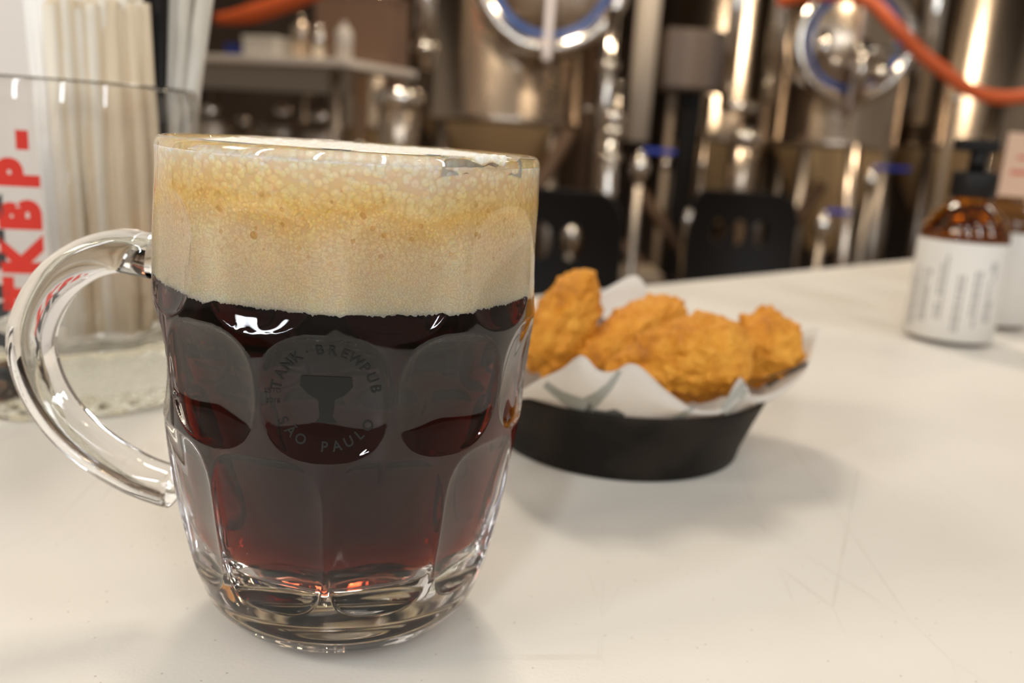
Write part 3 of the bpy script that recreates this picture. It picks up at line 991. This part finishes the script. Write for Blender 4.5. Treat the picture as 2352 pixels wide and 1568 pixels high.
# ------------------------------------------------------------------ brewery tanks
def tank(px_l, px_r, Y, py_bot, py_cone, cone_px, label, man=None, top=2.5):
    pl, prr = at(px_l, 200, Y), at(px_r, 200, Y)
    R = (prr.x - pl.x) / 2; cx = (prr.x + pl.x) / 2
    zb = at((px_l + px_r) / 2, py_bot, Y).z; zc = at((px_l + px_r) / 2, py_cone, Y).z
    r = empty('fermentation_tank', (cx, Y + R, 0))
    lathe('tank_body', [(R, zb), (R * 1.012, zb + .004), (R * 1.012, zb + .03), (R, zb + .036), (R, top), (R * .7, top + .16), (.02, top + .2)], STEEL, r, 72)
    lathe('cone', [(R * .985, zb), (cone_px * R, zc), (.03, zc - .02)], CONE, r, 72)
    for k in range(4):
        a = math.pi / 4 + k * math.pi / 2
        tube('leg', [Vector((R * .93 * math.cos(a), R * .93 * math.sin(a), zb)), Vector((R * .95 * math.cos(a), R * .95 * math.sin(a), 0.0))], .03, STEEL_D, r, 12)
    tube('drain_pipe', [Vector((0, 0, zc)), Vector((0, 0, zc - .10)), Vector((0, -R * .7, zc - .12))], .025, CHROME, r, 12)
    if man:
        mx_, my_, mr = man
        c = at(mx_, my_, Y - .04); k = mr * Y / FPX
        lc = Vector((c.x - cx, c.y - (Y + R), c.z))
        ax = Matrix.Rotation(math.pi / 2, 3, 'X')
        lathe('manhole_ring', [(k, -.10), (k * 1.03, .0), (k * 1.0, .03), (k * .82, .03), (k * .80, .0), (k * .80, -.06)], CHROME, r, 56, c=lc, axis=ax)
        lathe('manhole_gasket', [(k * .80, .012), (k * .72, .014), (k * .70, .0)], BLUE_G, r, 56, c=lc, axis=ax)
        lathe('manhole_door', [(k * .72, .004), (k * .5, .03), (0, .045)], STEEL, r, 56, c=lc, axis=ax)
        box('door_bar', lc + Vector((0, -.075, -.02)), (.036, .03, k * 2.05), mat('satin_bar', (.62, .50, .42), .3, 1.0), r, bev=.006)
    tag(r, label, 'tank')
    return r


BLUE_G = mat('blue_gasket', (.05, .13, .42), .45)
tank(945, 1350, 3.6, 284, 470, .35, 'steel tank in the centre whose round hatch faces the table', (1268, -62, 168))
tank_r = tank(1838, 2125, 3.9, 345, 590, .25, 'steel tank at the right with a small round hatch and clamp', (1962, 96, 130))
tank(1560, 1838, 4.5, 330, 520, .3, 'narrow steel tank standing between the two hatched tanks')
tank(2128, 2460, 4.3, 350, 560, .3, 'dark steel tank at the far right edge')
tank(760, 950, 4.9, 300, 520, .3, 'farthest steel tank, left of the centre tank')


# ------------------------------------------------------------------ pipes, valves and other things between the tanks
def pipe_thing(name, x0, y0, x1, y1, Y, wpx, m, label, cat='pipe', dome=False, to_floor=True, group=None, parts=()):
    p0, p1 = at(x0, y0, Y), at(x1, y1, Y)
    if cat != 'post': p0.x = p1.x = (p0.x + p1.x) / 2
    rr = wpx / 2 * Y / FPX
    base = Vector((p1.x, Y, 0)); r = empty(name, base)
    lo = Vector((0, 0, 0.0)) if to_floor else p1 - base
    if to_floor: tube('tube', [lo, p1 - base, p0 - base], rr, m, r, 20)
    else:
        u_ = p0 - base; d_ = (p0 - p1); top_ = u_ + d_ * ((3.04 - p0.z) / d_.z)
        tube('tube', [p1 - base, u_, top_], rr, m, r, 20)
    if dome:
        k = rr * dome
        prof_ = [(rr, -.06 * 1), (k, -.05), (k, -.02)] + [(k * math.cos(a), k * .55 * math.sin(a) - .02) for a in [i * math.pi / 16 for i in range(1, 9)]]
        lathe('domed_cap', prof_, CHROME, r, 32, c=p0 - base)
    for (py, w, h_, mm, nm) in parts:
        q = p0.lerp(p1, (py - y0) / (y1 - y0)) - base
        lathe(nm, [(rr, -h_), (w * rr, -h_ * .8), (w * rr * 1.1, 0), (w * rr, h_ * .8), (rr, h_)], mm, r, 24, c=q)
    tag(r, label, cat, group); return r


pipe_thing('filter_housing', 905, 205, 925, 330, 2.7, 92, STEEL, 'domed steel filter housing behind the left rim of the mug', 'filter', dome=1.2)
pipe_thing('filter_housing', 1706, 300, 1702, 440, 3.52, 62, STEEL, 'slim domed steel housing above the chair with three holes', 'filter', dome=1.25)
pipe_thing('steel_pipe', 1402, 250, 1398, 470, 2.85, 42, CHROME, 'upright shiny pipe topped by small fittings left of centre chairs', 'pipe', dome=1.3, parts=((300, 1.5, .012, CHROME, 'clamp'), (360, 1.35, .012, CHROME, 'clamp')))
pipe_thing('steel_pipe', 1398, 20, 1400, 240, 3.2, 30, CHROME, 'thin upright pipe rising beside the big hatch', 'pipe', parts=((150, 1.5, .015, CHROME, 'clamp'),))
pipe_thing('white_pipe', 1482, 10, 1470, 325, 3.4, 52, mat('cream_lagging', (.78, .68, .56), .5), 'thick cream lagged pipe right of the big hatch', 'pipe', to_floor=False)
pipe_thing('steel_pipe', 1962, 330, 1930, 640, 3.0, 34, STEEL, 'leaning grey steel post left of the amber bottle', 'post')
pipe_thing('steel_pipe', 2150, -10, 2110, 285, 3.3, 40, CHROME, 'bright upright pipe crossing behind the orange hose', 'pipe', to_floor=False, parts=((150, 1.3, .02, CHROME, 'clamp'),))
up_l = pipe_thing('steel_pipe', 1690, -10, 1672, 245, 3.6, 34, CHROME, 'left one of two bright upright pipes above the slim housing', 'pipe', to_floor=False)
pipe_thing('steel_pipe', 1792, -10, 1768, 235, 3.6, 34, CHROME, 'right one of two bright upright pipes above the slim housing', 'pipe', to_floor=False)
pipe_thing('steel_pipe', 968, -20, 985, 160, 3.2, 44, CHROME, 'bright upright pipe above and right of the left housing', 'pipe', to_floor=False, parts=((110, 1.3, .02, CHROME, 'clamp'),))
pipe_thing('steel_pipe', 888, -20, 900, 150, 3.5, 40, STEEL_D, 'dull grey upright pipe above the left housing', 'pipe', to_floor=False)
pipe_thing('steel_pipe', 800, 60, 800, 175, 3.2, 26, mat('copper_pipe', (.72, .36, .22), .25, 1.0), 'short copper coloured pipe at the end of the shelf', 'pipe', to_floor=False)

PIPE_LABELS = ['thin steel pipe behind the left part of the centre tank', 'dull pipe behind the middle of the centre tank', 'brown lagged pipe just right of the centre tank',
               'polished pipe just left of the cream lagged pipe', 'beige pipe under the left edge of the grey cabinet', 'steel pipe under the middle of the grey cabinet',
               'slim steel pipe under the right edge of the grey cabinet', 'dull pipe under the left side of the right hatch', 'brown lagged pipe behind the right hatch',
               'polished pipe low behind the right hatched tank', 'beige pipe at the left side of the far right tank', 'steel pipe below the sag of the orange hose',
               'steel pipe behind the right end of the steel shelf', 'dull pipe just past the right end of the steel shelf', 'brown pipe behind the left domed filter housing']
BACKM = [STEEL, STEEL_D, mat('brown_lagging', (.16, .09, .05), .5), CHROME, mat('beige_lagging', (.42, .33, .24), .5), STEEL]
for k, (px, top_px, Y, wp) in enumerate(((1035, -20, 4.9, 18), (1090, -20, 5.0, 26), (1362, 60, 4.6, 22), (1440, -20, 4.9, 16), (1545, 210, 4.0, 14), (1585, 215, 4.1, 20), (1630, 220, 4.2, 12),
                                  (1858, 300, 4.7, 22), (1905, -20, 5.0, 30), (2026, 300, 5.2, 18), (2235, -20, 4.1, 16), (2290, 220, 4.0, 26), (700, 180, 4.0, 22), (760, 190, 3.9, 14), (830, 170, 4.0, 26))):
    q = at(px, top_px, Y); r = empty('back_pipe', (q.x, Y, 0))
    tube('tube', [Vector((0, 0, 0)), Vector((0, 0, q.z))], wp / 2 * Y / FPX * 1.3, BACKM[k % 6], r, 14)
    lathe('clamp', [(wp / 2 * Y / FPX * 1.3, -.02), (wp / 2 * Y / FPX * 1.8, -.01), (wp / 2 * Y / FPX * 1.8, .01), (wp / 2 * Y / FPX * 1.3, .02)], CHROME, r, 16, c=(0, 0, q.z * .72))
    tag(r, PIPE_LABELS[k], 'pipe', 'upright process pipes between the tanks')

q0, q1 = at(1672, 243, 3.6), at(1782, 252, 3.6)
q1.x -= .075
tube('cross_arm', [q0 - up_l.location - Vector((.03, 0, 0)), q1 - up_l.location], .026, CHROME, up_l, 20)
o = tube('arm_pipe', catmull([at(752, 208, 3.3), at(820, 165, 3.3), at(885, 128, 3.3), at(930, 132, 3.35)], 6), .017, STEEL_D, None, 16)
tag(o, 'steel arm slanting up from the shelf end to the grey pipe', 'pipe')


def valve(x, y, Y, dirpx, label):
    c = at(x, y, Y); r = empty('valve', c)
    lathe('valve_body', [(0, -.035), (.02, -.034), (.024, -.02), (.03, 0), (.024, .02), (.02, .034), (0, .035)], CHROME, r, 24)
    lathe('stem', [(0, .03), (.008, .03), (.008, .05), (0, .05)], CHROME, r, 16)
    tube('riser', [Vector((0, 0, -.035)), Vector((0, 0, -c.z))], .014, STEEL_D, r, 12)
    k = dirpx * Y / FPX
    box('handle', (k / 2, -.01, .05), (abs(k), .022, .016), BLUE, r, bev=.005)
    tag(r, label, 'valve', None)


valve(1470, 385, 2.7, 75, 'valve with blue lever between the two chairs')
valve(1890, 520, 2.9, 55, 'low valve with blue lever right of the three hole chair')
valve(2000, 415, 3.4, 80, 'valve with dark blue lever under the right hatch')
valve(1310, 545, 2.75, -40, 'shiny valve glimpsed through the left chair')

# horizontal clutter of small fittings on the right hatch
for (nm, x0, y0, x1, y1, w) in (('clamp_arm', 1895, 70, 1895, 150, .030), ('clamp_arm', 1985, 90, 1975, 235, .022), ('clamp_rod', 1950, 115, 2085, 118, .016), ('clamp_rod', 1885, 140, 1960, 150, .016), ('clamp_knob', 2020, 150, 2030, 185, .036)):
    tube(nm, [at(x0, y0, 3.72) - tank_r.location, at(x1, y1, 3.72) - tank_r.location], w, CHROME, tank_r, 16)

# hoses
H1 = [at(1790, 5, 2.4), at(1860, -12, 2.35), at(1950, -8, 2.3), at(2005, 8, 2.25), at(2055, 60, 2.2), at(2110, 118, 2.2), at(2170, 165, 2.2), at(2225, 205, 2.2), at(2290, 224, 2.2), at(2370, 218, 2.2), at(2480, 190, 2.2)]
o = tube('orange_hose', catmull(H1, 8), .0165, ORANGE, None, 16); tag(o, 'orange rubber hose sagging across the upper right corner', 'hose')
H2 = [at(495, 44, 2.5), at(560, 36, 2.5), at(640, 12, 2.5), at(740, -28, 2.5), at(840, -75, 2.5)]
o = tube('orange_hose', catmull(H2, 8), [.013 + .012 * min(1, i / 10) for i in range(33)], ORANGE, None, 16); tag(o, 'thick orange hose end hanging above the steel shelf at the left', 'hose')

# steel shelf at the left with things on it
s0, s1 = at(430, 112, 2.9), at(765, 163, 2.7)
sd = (s1 - s0); Lsh = sd.length; yaw = math.atan2(sd.y, sd.x)
shz = (s0.z + s1.z) / 2
shelf = empty('steel_shelf', (s0.x, s0.y, 0), yaw)
box('shelf_board', (Lsh / 2 - .1, .20, shz), (Lsh + .3, .42, .022), mat('satin_shelf', (.78, .72, .66), .4, .1), shelf, bev=.003)
box('apron', (Lsh / 2 - .1, .05, shz - .05), (Lsh + .26, .02, .075), STEEL_D, shelf)
for x in (-.2, Lsh - .02):
    for y in (.04, .36):
        tube('leg', [Vector((x, y, shz - .02)), Vector((x, y, 0))], .018, STEEL_D, shelf, 12)
0 and box('lower_board', (Lsh / 2 - .1, .20, shz - .42), (Lsh + .2, .40, .02), STEEL_D, shelf)
tag(shelf, 'steel shelf seen from below at the upper left', 'shelf')
ca, sa = math.cos(yaw), math.sin(yaw)


def on_shelf(px, dy):
    f = (px - 430) / 335; lx = f * Lsh
    return Vector((s0.x + ca * lx - sa * dy, s0.y + sa * lx + ca * dy, shz + .011))


def crate(px, dy, w, d, h, m, label, cat='box'):
    p = on_shelf(px, dy); r = empty('storage_box', p, yaw)
    box('body', (0, 0, h / 2), (w, d, h), m, r, bev=.004); box('lid', (0, 0, h + .004), (w * 1.03, d * 1.03, .012), m, r, bev=.003)
    tag(r, label, cat)


crate(488, .14, .05, .1, .03, mat('navy_plastic', (.01, .03, .22), .4), 'small navy blue box at the left end of the shelf')
crate(565, .14, .125, .14, .055, CREAMBOX, 'pale grey box on the shelf under the hose end')
crate(705, .30, .28, .12, .20, BROWNBOX, 'wide brown box at the back of the shelf')


def can(px, dy, r_, h, m, label, cat='jug'):
    p = on_shelf(px, dy); o = empty('steel_can', p)
    lathe('body', [(0, 0), (r_, 0), (r_, h * .8), (r_ * .8, h * .92), (r_ * .45, h), (0, h)], m, o, 28)
    lathe('lid', [(0, h), (r_ * .35, h), (r_ * .35, h + .012), (0, h + .012)], m, o, 20)
    tag(o, label, cat)


can(640, .12, .030, .12, STEEL, 'steel jug beside the pale grey box')
can(690, .10, .020, .095, CHROME, 'slim shiny can catching a lamp on the shelf')
can(745, .10, .026, .10, mat('white_can', (.6, .56, .52), .4), 'whitish can at the right end of the shelf')

# kegs under the shelf
def keg(px, py, Y, r_, h, label):
    c = at(px, py, Y); o = empty('keg', (c.x, Y, 0)); z0 = max(c.z - h, 0)
    lathe('shell', [(0, z0), (r_ * .9, z0), (r_, z0 + .03), (r_ * .97, z0 + h * .33), (r_, z0 + h * .36), (r_ * .97, z0 + h * .4), (r_ * .97, z0 + h * .62), (r_, z0 + h * .65), (r_ * .97, z0 + h * .7), (r_, z0 + h * .9), (r_ * .7, z0 + h), (0, z0 + h)], STEEL, o, 36)
    lathe('chime', [(r_ * .85, z0 + h - .03), (r_ * .9, z0 + h + .04), (r_ * .82, z0 + h + .04)], STEEL_D, o, 36)
    lathe('coupler', [(0, z0 + h), (.025, z0 + h), (.02, z0 + h + .05), (.03, z0 + h + .07), (0, z0 + h + .09)], CHROME, o, 20)
    if z0 > 0: lathe('stand', [(0, 0), (r_ * .8, 0), (r_ * .8, z0), (0, z0)], BLACKP, o, 20)
    tag(o, label, 'keg', 'kegs under the shelf')


keg(485, 300, 3.0, .10, .42, 'steel keg furthest left under the shelf')
keg(650, 300, 3.1, .09, .42, 'steel keg in the middle under the shelf')
keg(735, 315, 3.0, .08, .42, 'steel keg furthest right under the shelf')
keg(560, 320, 3.4, .09, .42, 'steel keg set back between its neighbours under the shelf')

# control cabinet and braces
cc = at(1607, 138, 3.9)
r = empty('control_cabinet', (cc.x, 3.9, 0)); hw = 150 * 3.9 / FPX; hh = 130 * 3.9 / FPX
box('cabinet_body', (0, .1, cc.z), (hw, .2, hh), GREYBOX, r, bev=.01); box('door', (0, -.008, cc.z), (hw * .92, .016, hh * .92), GREYBOX, r, bev=.004)
box('post', (0, .1, (cc.z - hh / 2) / 2), (.08, .08, cc.z - hh / 2), BLACKP, r)
tag(r, 'grey brown control cabinet between the tanks', 'cabinet')
for (x0, y0, x1, y1, Y, lab) in ((1310, 300, 1235, 430, 3.2, 'diagonal brown strut under the centre tank'), (1335, 470, 1620, 760, 3.62, 'long brown strut running down to the floor between the chairs'),
                                 (1470, 440, 1640, 680, 3.75, 'second brown strut left of the three hole chair'), (1890, 420, 1760, 600, 3.85, 'dim strut below the narrow tank'),
                                 (2320, 360, 2230, 520, 2.8, 'reddish brown strut behind the pump bottle')):
    q0, q1 = at(x0, y0, Y), at(x1, y1, Y); q1 = q0 + (q1 - q0) * (q0.z / max(.05, q0.z - q1.z))
    o = tube('brace', [q0, q1], .028, BROWN, None, 4); tag(o, lab, 'brace')
lp = at(1500, 640, 3.2)
r = empty('low_bench', (lp.x - .05, 3.2, 0)); box('seat', (0, .1, lp.z), (.16, .26, .04), mat('taupe_board', (.32, .26, .20), .6), r, bev=.005)
for sx in (-1, 1):
    for sy in (0, 1): box('leg', (sx * .06, sy * .2, (lp.z - .02) / 2), (.03, .03, lp.z - .02), BLACKP, r)
tag(r, 'low taupe bench between the two black chairs', 'bench')

# pendant lamps of the hall (seen only as sparkles on steel)
for i, (x, y, z) in enumerate(((-1.4, -.6, 2.1), (-.5, -1.2, 2.3), (.5, -.5, 2.35), (1.5, -1.0, 2.2), (2.2, .3, 2.3), (-1.9, 1.3, 2.4), (1.3, 1.9, 2.5), (.2, 2.2, 2.6))):
    r = empty('pendant_lamp', (x, y, z))
    lathe('bulb', [(0, -.06), (.03, -.055), (.045, -.03), (.04, 0), (.018, .03), (0, .03)], BULB, r, 20)
    lathe('socket', [(0, .03), (.02, .03), (.02, .08), (0, .08)], BLACKP, r, 16)
    tube('cord', [Vector((0, 0, .08)), Vector((0, 0, 3.04 - z))], .004, BLACKP, r, 6)
    tag(r, 'warm bare bulb pendant lamp ' + ('behind the lens at the far left', 'behind the lens left of the middle', 'behind the lens just right of the middle', 'behind the lens at the far right',
        'hanging right of the table', 'hanging left above the white wall', 'hanging over the two black chairs', 'hanging over the mug side of the tanks')[i], 'lamp', 'pendant lamps of the hall')


# pieces of parts go one level deeper
SUB = {'manhole_gasket': 'manhole_door', 'door_bar': 'manhole_door', 'lid': 'body', 'pump_head': 'pump_stem', 'label_print': 'label',
       'stem': 'valve_body', 'socket': 'cord', 'foam_over_rim': 'foam', 'printed_emblem': 'glass_body', 'red_lettering': 'glass_body', 'black_lettering': 'glass_body',
       'printed_line': 'card', 'coupler': 'shell', 'chime': 'shell'}
for o in list(S.objects):
    k = o.name.split('.')[0]
    if k in SUB and o.parent and o.parent.type == 'EMPTY':
        t_ = [c for c in o.parent.children if c.name.split('.')[0] == SUB[k]]
        if t_: o.parent = t_[0]
